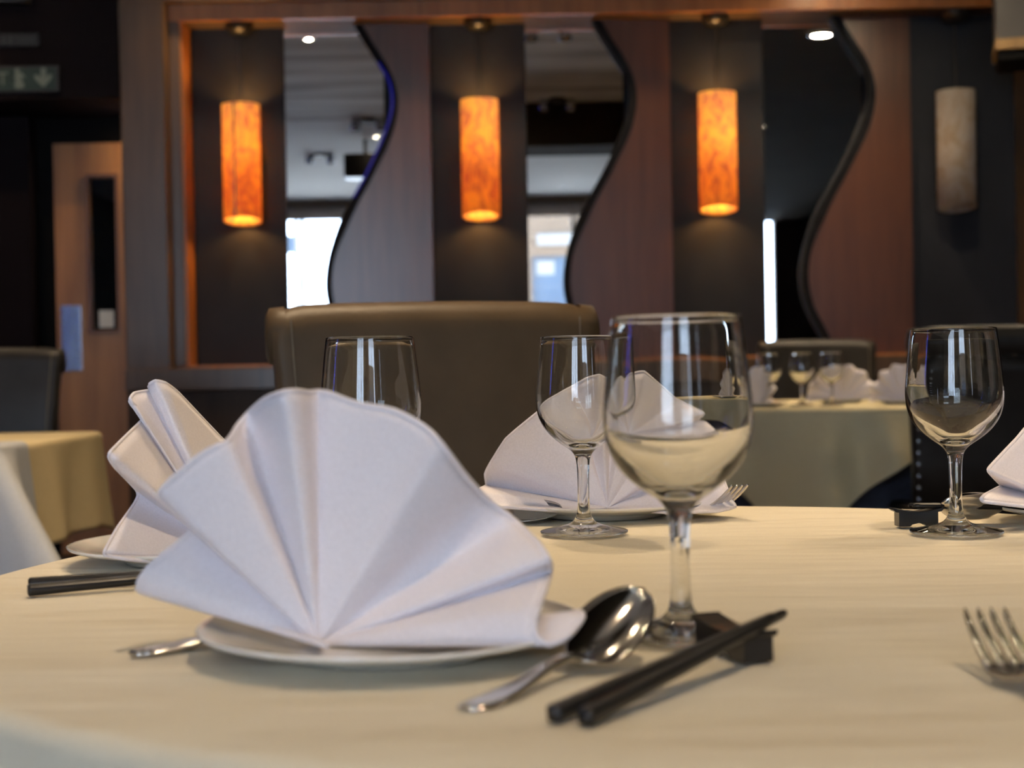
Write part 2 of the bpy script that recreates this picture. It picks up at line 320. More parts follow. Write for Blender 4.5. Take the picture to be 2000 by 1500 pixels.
for i, (g0, mi, wd) in enumerate(bays):
    dx = PER * i
    xa, xb, xc = X(g0), X(mi), X(wd)
    box('backing_panel', xa + .004, xb - 0.002, YW + 0.045, YW + 0.098, z_sill, z_head, 'charcoal', None, kind='structure')
    mm = [(point_at(x, y, YW).x + dx, point_at(x, y, YW).z) for x, y in curve_m]
    ww = [(point_at(x, y, YW).x + dx, point_at(x, y, YW).z) for x, y in curve_w]
    mm = [(a.x, a.y) for a in catmull([Vector((a, b_)) for a, b_ in mm], 3)]; ww = [(a.x, a.y) for a in catmull([Vector((a, b_)) for a, b_ in ww], 3)]
    def clip(P):                                  # cut the curve off where it meets header and sill
        k = max(i_ for i_, p_ in enumerate(P) if p_[1] >= z_head); a_, c_ = P[k], P[k + 1]; f_ = (a_[1] - z_head) / (a_[1] - c_[1])
        P = [(a_[0] + (c_[0] - a_[0]) * f_, z_head)] + P[k + 1:]
        return [p_ for p_ in P[:-1] if p_[1] > z_sill + .004] + [P[-1]]
    mm = clip(mm); ww = clip(ww)
    mm[0] = (mm[0][0], z_head); mm[-1] = (mm[-1][0], z_sill); ww[0] = (ww[0][0], z_head); ww[-1] = (ww[-1][0], z_sill)
    mr = box('wall_mirror', xb, xc - .22, YW + 0.045, YW + 0.055, z_sill, z_head, 'mirror', None)
    tag(mr, mirror_labels[i], 'mirror', 'wavy mirrors in the wall')
    wt = empty('wave_panel', (0, 0, 0)); tag(wt, wave_labels[i], 'wall panel', 'wave-edged wood panels')
    polyplate('panel', ww + [(xc, z_sill), (xc, z_head)], YW - 0.0, YW + 0.044, 'wall_wood', wt)
    e = polyplate('edge_trim', mm + ww[::-1], YW - 0.006, YW + 0.044, 'black_edge', wt); e['label'] = 'black curved edging strip'
    if i == 0:
        seg = [p for p in mm if Z(700, 400) < p[1] < Z(700, 110)]
        st_ = polyplate('blue_strip', seg + [(p[0] + .012, p[1]) for p in seg[::-1]], YW - .009, YW - .006, 'blue_strip', wt); st_['label'] = 'dim glowing blue strip along the curve'  # thin blue emissive strip along part of the first curve
box('backing_panel', X(1781) + .004, xr, YW + 0.045, YW + 0.098, z_sill, z_head, 'charcoal', None, kind='structure')

# soffit box top right
sb = empty('ceiling_soffit', point_at(1945, 60, 6.35) * 1.0, radians(-16)); tag(sb, kind='structure')
sb.location.z = 0
zb = point_at(1945, 118, 6.35).z
box('soffit_face', 0, 1.6, -0.02, 0.3, zb + .085, CEIL, 'soffit_grey', sb); box('soffit_trim', -0.005, 1.6, -0.03, 0.3, zb + .04, zb + .085, 'gold_trim', sb, 0.004); box('soffit_base', 0.01, 1.6, -0.01, 0.3, zb, zb + .04, 'blackish', sb)

# left part: door, dark wall, bulkhead
YD = 7.35
def PD(px, py, Y=YD): return point_at(px, py, Y)
dl = PD(108, 500).x; dt = PD(150, 280).z
struct('wall_corridor', -5.0, xl + .05, YD + 0.06, YD + 0.16, 0, CEIL, 'blackish')  # near-black sheet: the dark of the recess is put into its colour
struct('wall_side', -5.0, PD(68, 500).x, YD - 0.06, YD + 0.05, 0, Z(30, 205), 'maroon')
struct('ceiling_step', -5.0, xl + .02, YW - 0.1, YD + 0.06, Z(150, 200), CEIL, 'maroon')
dr = tag(empty('door_1', (0, 0, 0)), kind='structure')
vx0, vx1, vz0, vz1 = PD(176, 500).x, PD(228, 500).x, PD(200, 645).z, PD(200, 346).z
bm = bmesh.new()
for a in ((dl, vx0, 0.01, dt), (vx1, dl + .84, 0.01, dt), (vx0, vx1, 0.01, vz0), (vx0, vx1, vz1, dt)): box_bm(bm, a[0], a[1], YD, YD + .045, a[2], a[3])
bmesh.ops.remove_doubles(bm, verts=bm.verts, dist=1e-4)
from_bm('door_leaf', bm, 'oak', dr)
box('pane', vx0, vx1, YD + .02, YD + .026, vz0, vz1, 'pane', dr)
bm = bmesh.new(); q = .016
for a in ((vx0 - q, vx0, vz0 - q, vz1 + q), (vx1, vx1 + q, vz0 - q, vz1 + q), (vx0, vx1, vz0 - q, vz0), (vx0, vx1, vz1, vz1 + q)): box_bm(bm, a[0], a[1], YD - .012, YD + .01, a[2], a[3])
from_bm('glazing_bead', bm, 'oak_dark', dr)
pp0, pp1 = PD(122, 725), PD(158, 596)
o = box('push_plate', pp0.x, pp1.x, YD - .005, YD, pp0.z, pp1.z, 'chrome', dr, 0.002); o['label'] = 'shiny steel push plate'
n0, n1 = PD(194, 640), PD(222, 606)
box('notice', n0.x, n1.x, YD + .0, YD + .004, n0.z, n1.z, 'paper', None, label='small white paper notice stuck low inside the door window', cat='notice')

# exit sign
def flat(name, pts, y, mat, parent, th=0.002):      # a flat raised shape, pts in x,z
    return polyplate(name, pts, y - th, y, mat, parent)
ys = YW - 0.10
def PS(px, py): return point_at(px, py, ys)
sg = empty('exit_sign', (0, 0, 0)); tag(sg, 'green emergency exit sign with running figure and down arrow, on the dark wall', 'sign')
a, b_ = PS(-95, 182), PS(116, 131)
zc = PS(60, 156).z
box('sign_border', a.x, b_.x, ys - .02, ys, zc - .060, zc + .060, 'sign_grey', sg, 0.003)
box('sign_face', a.x + .012, b_.x - .012, ys - .024, ys - .018, zc - .050, zc + .050, 'sign_green', sg)
yy = ys - .0241
def sgn(px, py): p = PS(px, py); return (p.x, p.z)
flat('arrow', [sgn(83, 132 + 3), sgn(93, 135), sgn(93, 153), sgn(101, 146), sgn(105, 149), sgn(103, 156), sgn(90, 171), sgn(86, 171), sgn(72, 157), sgn(70, 150), sgn(74, 147), sgn(83, 154)], yy, 'sign_white', sg)
bm = bmesh.new()
flat('doorway', [sgn(33, 136), sgn(46, 136), sgn(46, 175), sgn(33, 175)], yy, 'sign_white', sg)
rf = empty('running_figure', (0, 0, 0)); rf.parent = sg
for nm, pts in (('head', [(41, 138), (46, 137), (49, 140), (47, 144), (42, 144), (40, 141)]), ('body', [(38, 145), (47, 145), (53, 153), (51, 155), (46, 151), (44, 158), (50, 164), (51, 174), (48, 174), (46, 166), (40, 162), (35, 169), (30, 169), (30, 167), (34, 166), (39, 152), (36, 150), (33, 155), (31, 153)])):
    flat(nm, [sgn(*p) for p in pts], yy - .0022, 'sign_green' if nm == 'head' else 'sign_white', rf)
def text_obj(name, body, size, loc, mat, parent, ext=0.001):
    c = bpy.data.curves.new(name, 'FONT'); c.body = body; c.size = size; c.extrude = ext; c.align_x = 'RIGHT'; c.align_y = 'CENTER'; c.resolution_u = 3
    tmp = bpy.data.objects.new(name, c); COL.objects.link(tmp)
    dg = bpy.context.evaluated_depsgraph_get(); me = bpy.data.meshes.new_from_object(tmp.evaluated_get(dg)); bpy.data.objects.remove(tmp)
    me.materials.clear(); me.materials.append(M[mat]); o = bpy.data.objects.new(name, me); COL.objects.link(o)
    o.rotation_euler = (radians(90), 0, 0); o.location = loc
    if parent: o.parent = parent
    return o
p = PS(20, 157); text_obj('lettering', 'EXIT', 0.085, (p.x, yy - .0005, p.z), 'sign_white', sg)
sg2 = empty('toilet_sign', (0, 0, 0)); tag(sg2, 'small black toilet sign with two grey figures above the exit sign', 'sign')
a, b_ = PS(-30, 92), PS(76, 66)
box('sign_face', a.x, b_.x, ys - .012, ys, a.z, b_.z, 'sign_black', sg2, 0.002)
for cx in (9, 22):
    fg = empty('figure', (0, 0, 0)); fg.parent = sg2
    flat('head', [sgn(cx - 1.5, 69), sgn(cx + 1.5, 69), sgn(cx + 2, 71), sgn(cx + 1.5, 73), sgn(cx - 1.5, 73), sgn(cx - 2, 71)], ys - .0125, 'sign_grey', fg)
    flat('body', [sgn(cx - 3, 74), sgn(cx + 3, 74), sgn(cx + 3.5, 81), sgn(cx + 2, 90), sgn(cx - 2, 90), sgn(cx - 3.5, 81)], ys - .0125, 'sign_grey', fg)
p = PS(70, 78); text_obj('lettering', 'Toilets', 0.034, (p.x, ys - .0135, p.z), 'sign_grey', sg2)
a, b_ = PS(-60, 14), PS(60, -25)
eb = empty('wall_unit', (0, 0, 0)); tag(eb, 'pale grey wall unit at the top left corner, above the toilet sign', 'wall unit')
box('housing', a.x, b_.x, ys - .08, ys, a.z, b_.z, 'sign_grey', eb, 0.008); box('cover', a.x + .02, b_.x - .02, ys - .088, ys - .08, a.z + .02, b_.z - .02, 'sign_grey', eb, 0.003)

# ================================================================= LIGHT FITTINGS
def downlight(px_loc, lit=True, e=60, label='', tilt=(0, 0), spot=True, size=75, r=0.028, zc=CEIL, blend=0.6):
    o = empty('ceiling_downlight', (px_loc[0], px_loc[1], zc)); tag(o, label, 'ceiling light', 'ceiling lights of the room')
    lathe('rim', [(r * 1.35, -0.001), (r * 1.35, -0.010), (r * 1.1, -0.014), (r, -0.008), (r, -0.001)], 'chrome', o, 24, True)
    l = lathe('lens', [(0, -0.006), (r * .97, -0.006), (r * .97, -0.002), (0, -0.002)], 'lens' if lit else 'charcoal', o, 24)
    if lit and spot:
        L = light('downlight_lamp', 'SPOT', (0, 0, -0.02), e, WARM, 0.035, (tilt[0], tilt[1], 0), spot_size=radians(size), spot_blend=blend); L.parent = o
    return o
def twin_spot(loc, label):
    o = empty('twin_spotlight', loc); tag(o, label, 'spotlight', 'twin spotlights on the ceiling')
    lathe('base', [(0, 0), (.07, 0), (.07, -.02), (.05, -.035), (0, -.035)], 'black_metal', o, 24)
    for s in (-1, 1):
        h = empty('head', (s * .11, 0, -.055)); h.parent = o
        lathe('barrel', [(0, .05), (.028, .045), (.04, .01), (.045, -.04), (.038, -.045), (.034, -.01), (0, 0)], 'chrome', h, 20)
    bm = bmesh.new(); tube_bm(bm, [(-.11, 0, -.03), (.11, 0, -.03)], .008); from_bm('arm', bm, 'black_metal', o)
    return o
def ceil_mirror(px, py, z=CEIL):                  # where on the ceiling lies what the mirror shows at a pixel
    g = ground_at(px, py, z); return (g.x, 2 * (YW + .045) - g.y)
# lights over the table and the room
DL = [((1.5, 1.75), 2.72, 105, 'over the right of the table'), ((1.95, 2.75), 2.72, 80, 'over the aisle behind the table'),
      ((-0.75, 2.35), CEIL, 110, 'over the taupe chair'), ((-0.2, 2.55), CEIL, 98, 'behind the beam'), ((0.6, 0.3), CEIL, 88, 'over the near edge of the table'),
      ((2.1, 5.3), 2.72, 140, 'over the far table'), ((-1.3, 4.3), CEIL, 90, 'over the left table'), ((-0.4, -1.4), CEIL, 60, 'behind the camera'), ((-2.7, 6.0), CEIL, 35, 'in front of the oak door')]
for (xy, z, e, where) in DL:
    downlight(xy, True, e, 'lit round recessed ceiling downlight ' + where, zc=z, size=120 if 'oak' in where else 80)
for i, xx in enumerate((-1.2, -0.05, 0.62, 1.45, 2.2)):
    downlight((xx, YW - 0.42), True, 40, 'lit round downlight close to the mirror wall, ' + ['leftmost', 'second from the left', 'middle one', 'second from the right', 'rightmost'][i], zc=CEIL if xx < 1.3 else 2.721, size=95, r=0.026)
for (px, py), lab in (((735, 265), 'lit downlight mirrored beside the blue-edged curve'), ):
    c = ceil_mirror(px, py); downlight(c, True, 8, lab)
downlight((-1.72, YD - .12), True, 14, 'lit downlight under the dark bulkhead, hidden behind the left pillar', zc=Z(150, 200) - .001, size=140, r=.03, tilt=(0, radians(-38)))
c = ceil_mirror(1104, 381, 2.99); downlight((c[0], max(c[1], -4.5)), True, 8, 'lit downlight near the window, mirrored above the street view', zc=CEIL)
c = ceil_mirror(1604, 66, 2.72); downlight(c, True, 8, 'lit downlight mirrored in the dark right-hand mirror', zc=2.719, r=.055)
for (px, py), lab in (((1070, 50), 'unlit twin spotlight mirrored at the top of the middle mirror'), ((1088, 192), 'unlit twin spotlight mirrored above the dark beam'),
                      ((718, 232), 'unlit twin spotlight mirrored left of the blue edging'), ((625, 300), 'small unlit twin spotlight mirrored over the bright window')):
    c = ceil_mirror(px, py); twin_spot((c[0], c[1], CEIL), lab)
# black speaker hanging from ceiling, seen in first mirror
sp = empty('ceiling_speaker', (-1.35, 0.0, 0)); tag(sp, 'black box speaker hanging from the ceiling, seen in the leftmost mirror', 'speaker')
box('cabinet', -.2, .3, -.12, .12, 2.72, 2.95, 'black_metal', sp, .01); box('bracket', -.02, .02, -.02, .02, 2.95, CEIL, 'black_metal', sp)
box('grille', -.19, .29, .12, .125, 2.73, 2.94, 'blackish', sp)
# blue neon strip of the bar on the left, whose light the mirror edging and glasses catch
nb = empty('neon_tube', (-4.9, 1.2, 0)); tag(nb, 'blue neon tube on the left wall, seen only as blue glints in glass', 'light')
bm = bmesh.new(); tube_bm(bm, [(0, 0, 1.1), (0, 0, 2.6)], .03); from_bm('tube', bm, 'blue_neon', nb)
box('bracket', -.1, -.02, -.03, .03, 1.0, 1.06, 'black_metal', nb); box('bracket', -.1, -.02, -.03, .03, 2.62, 2.68, 'black_metal', nb)

# pendant lamps
YL = 6.94
LAMPS = [((470, 205), (472, 432), True), ((936, 196), (937, 423), True), ((1400, 182), (1402, 410), True), ((1866, 178), (1868, 406), False)]
ll = ['glowing orange cylinder pendant lamp with a dark vertical seam, leftmost of the row', 'glowing orange cylinder pendant lamp above the taupe chair, second from the left',
      'glowing yellow-orange pendant lamp between the middle and right mirrors', 'unlit white marbled cylinder pendant lamp at the far right']
RS = 0.0885
for i, (tp, bt, on) in enumerate(LAMPS):
    a = point_at(*tp, YL); b_ = point_at(*bt, YL)
    o = empty('pendant_lamp', (a.x, YL, 0)); tag(o, ll[i], 'pendant lamp', 'cylinder pendant lamps on the mirror wall')
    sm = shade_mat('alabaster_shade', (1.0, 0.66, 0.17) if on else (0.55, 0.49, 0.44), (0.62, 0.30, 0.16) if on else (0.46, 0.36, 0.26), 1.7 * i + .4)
    sh = lathe('shade', [(RS, b_.z), (RS, a.z), (RS - .006, a.z), (RS - .006, b_.z)], sm, o, 48, True, True)
    for v in sh.data.vertices:
        if v.co.z < b_.z + .01: v.co.z += .015 - .030 * (v.co.y / RS * .5 + .5)
    lathe('ceiling_rose', [(0, z_head - .004), (.066, z_head - .004), (.066, z_head - .02), (.045, z_head - .045), (0, z_head - .05)], 'black_metal', o, 24)
    bm = bmesh.new(); tube_bm(bm, [(0, 0, z_head - .04), (0, 0, a.z - .12)], .004, 6); from_bm('cord', bm, 'black_metal', o)
    lathe('lamp_holder', [(0, a.z - .10), (.02, a.z - .10), (.022, a.z - .16), (0, a.z - .16)], 'black_metal', o, 16)
    bm = bmesh.new(); tube_bm(bm, [(-RS + .004, 0, a.z - .06), (RS - .004, 0, a.z - .06)], .003, 6); from_bm('spider', bm, 'black_metal', o)
    if i == 0: s_ = box('seam', -.022, -.014, -RS * .985 - .001, -RS * .96, b_.z + .01, a.z, 'frame_wood', o)
    if on:
        for dz, en in ((a.z - .055, 7.0), (a.z - .20, 17), (b_.z + .055, 6.0)):
            L = light('pendant_bulb', 'POINT', (0, 0, dz), en, (1.0, 0.76, 0.38) if en > 10 else (1.0, 0.50, 0.14), .025); L.parent = o

# ================================================================= CHAIRS
def chair(name, label, leather, loc, rz, W=0.46, studs=False, top=1.0, back_view=False):
    o = empty(name, loc, rz); tag(o, label, 'chair', 'leather dining chairs')
    # local frame: front of the chair faces -y ; back panel at y>0
    hw = W / 2
    # padded back with a scroll top rolling to the rear
    prof = []                                       # (y, z) section of the front face, then roll
    zt = top; R_ = 0.042
    F_ = [(0.00, 0.44), (0.005, 0.60), (0.02, 0.76), (0.045, 0.88), (0.062, zt - .045)]
    roll = [(0.062 + R_ - R_ * cos(a), zt - .045 + R_ * sin(a) + .003 * sin(a)) for a in [k * pi / 10 for k in range(1, 17)]]
    back = [(0.115, zt - .085), (0.10, 0.86), (0.075, 0.76), (0.065, 0.60), (0.06, 0.44)]
    sec = F_ + roll + back
    n = 28; V, Fc = [], []
    for i in range(n + 1):
        u = -1 + 2 * i / n; e = abs(u) ** 10
        for (y, z) in sec:
            flare = 0.018 * max(0, (z - .6) / .4)
            zz = z - (0.022 * abs(u) ** 14 if z > zt - .05 else 0) - .004 * u * u * (z > zt - .06)
            cy = 0.05; V.append(((hw - .004 + flare) * u * (1), cy + (y - cy) * (1 - .30 * e), zz))
    m_ = len(sec)
    for i in range(n):
        for k in range(m_): Fc.append((i * m_ + k, i * m_ + (k + 1) % m_, (i + 1) * m_ + (k + 1) % m_, (i + 1) * m_ + k))
    Fc.append(tuple(range(m_))); Fc.append(tuple(range(n * m_, n * m_ + m_)))
    bk = mesh_obj('backrest', V, Fc, leather, o, True)
    for e_ in (0, 1): pass
    for s in (-1, 1):                               # seam piping down each side of the front
        bm = bmesh.new(); tube_bm(bm, catmull([(s * (hw - .030 + .018 * max(0, (z - .6) / .4)), y - .002, z) for (y, z) in [(0, .46), (.005, .60), (.02, .76), (.045, .88), (.0605, zt - .048), (.066, zt - .026)]], 3), .0014, 5)
        from_bm('seam', bm, 'thread', o)
    # end discs of the scroll
    for s in (-1, 1):
        bm = bmesh.new(); V2 = []
        c = Vector((s * (hw + .014), .104, zt - .048))
        rr = [(.0, .006), (.030, .006), (.040, .001), (.042, -.02)]
        prev = None
        for (r, dxx) in rr:
            ring = [bm.verts.new(c + Vector((s * dxx, r * cos(2 * pi * k / 20), r * sin(2 * pi * k / 20)))) for k in range(20)] if r > 0 else [bm.verts.new(c + Vector((s * dxx, 0, 0)))]
            if prev:
                for k in range(20):
                    if len(prev) == 1: bm.faces.new((prev[0], ring[k], ring[(k + 1) % 20]))
                    else: bm.faces.new((prev[k], prev[(k + 1) % 20], ring[(k + 1) % 20], ring[k]))
            prev = ring
        from_bm('scroll_end', bm, leather, o, True)
    bm = bmesh.new(); box_bm(bm, -hw, hw, -.40, .06, .36, .47, .025); from_bm('seat', bm, leather, o, True)
    for (sx, yy_, ty) in ((-1, -.36, -.01), (1, -.36, -.01), (-1, .04, .06), (1, .04, .06)):
        bm = bmesh.new(); tube_bm(bm, [(sx * (hw - .04), yy_, .37), (sx * (hw - .035), yy_ + ty, 0.0)], [.024, .016], 4); from_bm('leg', bm, 'leg_wood', o)
    if studs:
        def stud(x, y, z):
            bm = bmesh.new(); bmesh.ops.create_uvsphere(bm, u_segments=8, v_segments=6, radius=.0062)
            for v in bm.verts: v.co = Vector((v.co.x + x, v.co.y * .5 + y, v.co.z + z))
            return bm
        def ysurf(z): return .0745 + .0 if z < .76 else (.075 + .025 * (z - .76) / .10 + .003 if z < .86 else .104 + .015 * (z - .86) / .055)
        zz = .47
        while zz < .90:
            for s in (-1, 1): from_bm('stud', stud(s * (hw - .014), ysurf(zz) if zz > .76 else .06 + .015 * (zz - .44) / .32 + .003, zz), 'chrome', o, True)
            zz += .0335
        for k in range(9):
            x_ = -hw + .05 + k * (W - .1) / 8
            from_bm('stud', stud(x_, .118, .915), 'chrome', o, True)
    return o
pc = point_at(848, 700, 2.08)
c1 = chair('dining_chair', 'taupe leather scroll-back chair behind the near table, below the second pendant lamp', 'taupe_leather', (pc.x + .018, 2.06, 0), radians(12), 0.445, top=1.003)
pr = point_at(1925, 700, 4.2)
c2 = chair('dining_chair', 'dark leather chair with metal studs, at the right before the far table', 'dark_leather', (pr.x + .035, 4.30, 0), radians(178), 0.46, True, top=1.0)
pf = point_at(1600, 700, 6.3)
c3 = chair('dining_chair', 'dark brown leather chair standing behind the fan napkin of the far table', 'dark_leather', (pf.x, 6.25, 0), 0, 0.46, top=1.0)
pl_ = point_at(-40, 700, 4.75)
c4 = chair('dining_chair', 'dark leather chair at the left edge, behind the straw-coloured tablecloth', 'dark_leather', (pl_.x, 4.75, 0), radians(4), 0.45, top=1.0)

# ================================================================= TABLES AND CLOTHS
TC = Vector((0.127, 1.071)); TR = 0.541; TZ = 0.75
def round_table(label, c, R_, z):
    o = empty('round_table', (c[0], c[1], 0)); tag(o, label, 'table', 'restaurant tables')
    lathe('tabletop', [(0, z - .03), (R_ - .004, z - .03), (R_ - .002, z - .012), (R_ - .006, z - .003), (0, z - .003)], 'leg_wood', o, 64)
    lathe('pedestal', [(0, .03), (.045, .03), (.035, .1), (.035, z - .05), (.12, z - .03), (0, z - .03)], 'black_metal', o, 24)
    lathe('base', [(0, 0), (.26, 0), (.26, .012), (.06, .035), (0, .035)], 'black_metal', o, 40)
    return o
def round_cloth(name, label, c, R_, z, half, rot, mat, nfold=14, amp=.02, flare=.05, seed=0, group='tablecloths', ntheta=288, maxdrop=9, wr=.0, off=(0, 0)):
    V, Fc = [], []
    nr_flat, nd = 14, 26
    rb = .012
    for i in range(ntheta):
        th = 2 * pi * i / ntheta
        a = th - rot
        ox = off[0] * cos(rot) + off[1] * sin(rot); oy = -off[0] * sin(rot) + off[1] * cos(rot)
        ca, sa = cos(a), sin(a)
        ext = min(((half if ca > 0 else -half) + ox) / ca if abs(ca) > 1e-6 else 9, ((half if sa > 0 else -half) + oy) / sa if abs(sa) > 1e-6 else 9)
        L = min(max(ext - R_, .05), maxdrop)
        cor = abs(sin(2 * a))                       # 1 at the corners of the square
        for k in range(nr_flat):
            r = (R_ - rb) * (k / (nr_flat - 1)) if k else 0.002
            x, y = r * cos(th), r * sin(th)
            V.append((x, y, z + .0012 + wr * noise.noise(Vector((x * 5 + seed, y * 9, seed))) * min(1, r * 5)))
        for k in range(1, 7):
            b = k / 6 * pi / 2; V.append(((R_ - rb + rb * sin(b)) * cos(th), (R_ - rb + rb * sin(b)) * sin(th), z + .0012 - rb * (1 - cos(b))))
        for k in range(1, nd + 1):
            s = k / nd; d = L * s
            fold = cos(nfold * th + seed + 1.3 * noise.noise(Vector((cos(th) * 2, sin(th) * 2, seed + 3))) * 3)
            cf = cos(4 * a - pi)                     # corner swell
            rr = R_ + .002 + flare * s * (.35 + .65 * cor * cor) + amp * fold * min(1, d / .12) + .045 * max(0, cf) * min(1, d / .25) * s
            V.append((rr * cos(th), rr * sin(th), z + .0012 - rb - d * (1 - .03 * s)))
    m_ = nr_flat + 6 + nd
    for i in range(ntheta):
        j = (i + 1) % ntheta
        for k in range(m_ - 1): Fc.append((i * m_ + k, j * m_ + k, j * m_ + k + 1, i * m_ + k + 1))
    V.append((0, 0, z + .0012)); ctr = len(V) - 1
    for i in range(ntheta): Fc.append((ctr, ((i + 1) % ntheta) * m_, i * m_))
    o = mesh_obj(name, V, Fc, mat, None, True, loc=(c[0], c[1], 0))
    sm = o.modifiers.new('thickness', 'SOLIDIFY'); sm.thickness = .0012; sm.offset = -1
    return tag(o, label, 'tablecloth', group)
round_table('near round table under the cream cloth, set with glasses and fan napkins', TC, TR, TZ)
round_cloth('tablecloth', 'cream tablecloth covering the near round table in the foreground', TC, TR, TZ, .80, radians(27), 'cloth', 11, .012, .05, 1.3, wr=.0012)
FC = Vector((1.19, 5.22)); FR = .66
round_table('far round table with a drooping pale cloth, in front of the mirror wall', FC, FR, TZ)
round_cloth('tablecloth', 'pale yellowish square tablecloth hanging in points over the far round table', FC, FR, TZ + .004, .80, radians(25), 'cloth_far', 17, .034, .09, 2.1, maxdrop=.46, off=(-.07, .03))
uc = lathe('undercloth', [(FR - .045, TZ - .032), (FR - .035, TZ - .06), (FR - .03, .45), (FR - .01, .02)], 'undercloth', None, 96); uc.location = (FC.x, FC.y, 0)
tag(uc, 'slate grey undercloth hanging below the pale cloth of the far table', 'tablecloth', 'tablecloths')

# left table: square table, straw cloth, white overcloth with a flared front corner
LX1, LY0, LY1 = -1.10, 3.16, 3.98
lt = empty('square_table', (LX1 - .5, (LY0 + LY1) / 2, 0)); tag(lt, 'square table at the left edge under straw and white cloths', 'table', 'restaurant tables')
box('tabletop', -.5, .49, -.40, .40, TZ - .03, TZ - .002, 'leg_wood', lt, .004)
lathe('pedestal', [(0, .0), (.24, .0), (.24, .02), (.04, .05), (.035, TZ - .05), (.12, TZ - .031), (0, TZ - .031)], 'black_metal', lt, 24)
def rect_cloth(name, label, x0, x1, y0, y1, z, drop, mat, rb=.014, dents=(), flare=.02, cflare=.0, amp=.01, nf=5, seed=0, tipdrop=0, th=.0015, front_only=False):
    # rounded rectangle path
    path = []
    cr = .03
    N = 26
    def seg(a, b_, n): return [(a[0] + (b_[0] - a[0]) * k / n, a[1] + (b_[1] - a[1]) * k / n) for k in range(n)]
    cs = [((x1 - cr, y0 + cr), -pi / 2), ((x1 - cr, y1 - cr), 0), ((x0 + cr, y1 - cr), pi / 2), ((x0 + cr, y0 + cr), pi)]
    ends = []
    for (cc, a0) in cs: ends.append([(cc[0] + cr * cos(a0 + k * pi / 2 / 6), cc[1] + cr * sin(a0 + k * pi / 2 / 6)) for k in range(7)])
    for i in range(4):
        path += [(p, 1 - abs(k - 3) / 3) for k, p in enumerate(ends[i])]
        nx = ends[(i + 1) % 4][0]; s_ = seg(ends[i][-1], nx, N)[1:]; path += [(p, 0) for p in s_]
    cx, cy = (x0 + x1) / 2, (y0 + y1) / 2
    V, Fc = [], []; nd = 22; n = len(path); acc = 0; prev = path[0][0]
    for (p, c) in path:
        acc += hypot(p[0] - prev[0], p[1] - prev[1]); prev = p
        nxn = Vector((p[0] - max(x0 + cr, min(x1 - cr, p[0])), p[1] - max(y0 + cr, min(y1 - cr, p[1])))); nxn = nxn.normalized() if nxn.length > 1e-6 else Vector((0, 1))
        # distance to nearest corner, for corner cone
        dc = min(hypot(p[0] - X_, p[1] - Y_) for X_ in (x0, x1) for Y_ in (y0, y1)); cw = max(0, 1 - dc / .16) ** 1.5 * (1 if (p[1] < cy or not front_only) else 0)
        cd_ = Vector((1 if p[0] > cx else -1, 1 if p[1] > cy else -1)).normalized()
        V.append((p[0] - nxn.x * rb - (p[0] - cx) * .5, p[1] - nxn.y * rb - (p[1] - cy) * .5, z))
        for k in range(6):
            b = k / 5 * pi / 2; V.append((p[0] - nxn.x * rb * (1 - sin(b)), p[1] - nxn.y * rb * (1 - sin(b)), z - rb * (1 - cos(b))))
        for k in range(1, nd + 1):
            s = k / nd; d = (drop + tipdrop * cw) * s
            off = flare * s + amp * sin(acc * nf * 2 * pi + seed) * s
            V.append((p[0] + nxn.x * off + cd_.x * cflare * cw * s, p[1] + nxn.y * off + cd_.y * cflare * cw * s, z - rb - d))
    m_ = 1 + 6 + nd
    for i in range(n):
        j = (i + 1) % n
        for k in range(m_ - 1): Fc.append((i * m_ + k, j * m_ + k, j * m_ + k + 1, i * m_ + k + 1))
    Fc.append(tuple(i * m_ for i in range(n)))
    o = mesh_obj(name, V, Fc, mat, None, True)
    sm = o.modifiers.new('thickness', 'SOLIDIFY'); sm.thickness = th; sm.offset = 1
    return tag(o, label, 'tablecloth', 'tablecloths')
rect_cloth('tablecloth', 'straw-coloured tablecloth with a hanging fold on the left table', LX1 - 1.0, LX1, LY0, LY1, TZ + .002, .225, 'cloth_left', flare=.02, amp=.014, nf=3.3, seed=.6, cflare=.03, tipdrop=.03)
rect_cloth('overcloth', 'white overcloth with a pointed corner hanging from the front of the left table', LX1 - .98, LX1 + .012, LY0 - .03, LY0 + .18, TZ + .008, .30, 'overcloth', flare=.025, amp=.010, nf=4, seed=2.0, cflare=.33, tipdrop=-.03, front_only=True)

# ================================================================= GLASSES
OUT = [(0.0, .0008), (.030, .0006), (.0385, .0012), (.0397, .0026), (.0385, .0036), (.030, .0052), (.020, .0076), (.012, .0105), (.0078, .0150), (.0060, .0210), (.0053, .032), (.0053, .048), (.0057, .060), (.0064, .067), (.0080, .0722), (.0120, .0768), (.0185, .0812), (.0250, .0862), (.0310, .0920), (.0360, .0988), (.0393, .1060), (.0410, .1130), (.0417, .1200), (.0416, .1280), (.0408, .1380), (.0396, .1500), (.0383, .1620), (.0371, .1720), (.0362, .1790)]
INN = [(.0355, .1795), (.0349, .1790), (.0361, .1720), (.0373, .1620), (.0386, .1500), (.0398, .1380), (.0405, .1285), (.0404, .1210), (.0394, .1140), (.0371, .1072), (.0332, .1008), (.0280, .0952), (.0220, .0903), (.0160, .0864), (.0100, .0833), (.0048, .0818), (0, .0813)]
def dense(P, sub=3):
    out = catmull([Vector((a, b_)) for a, b_ in P], sub); return [(max(0, v.x), v.y) for v in out]
g_group = 'wine glasses'
glass_proto = []
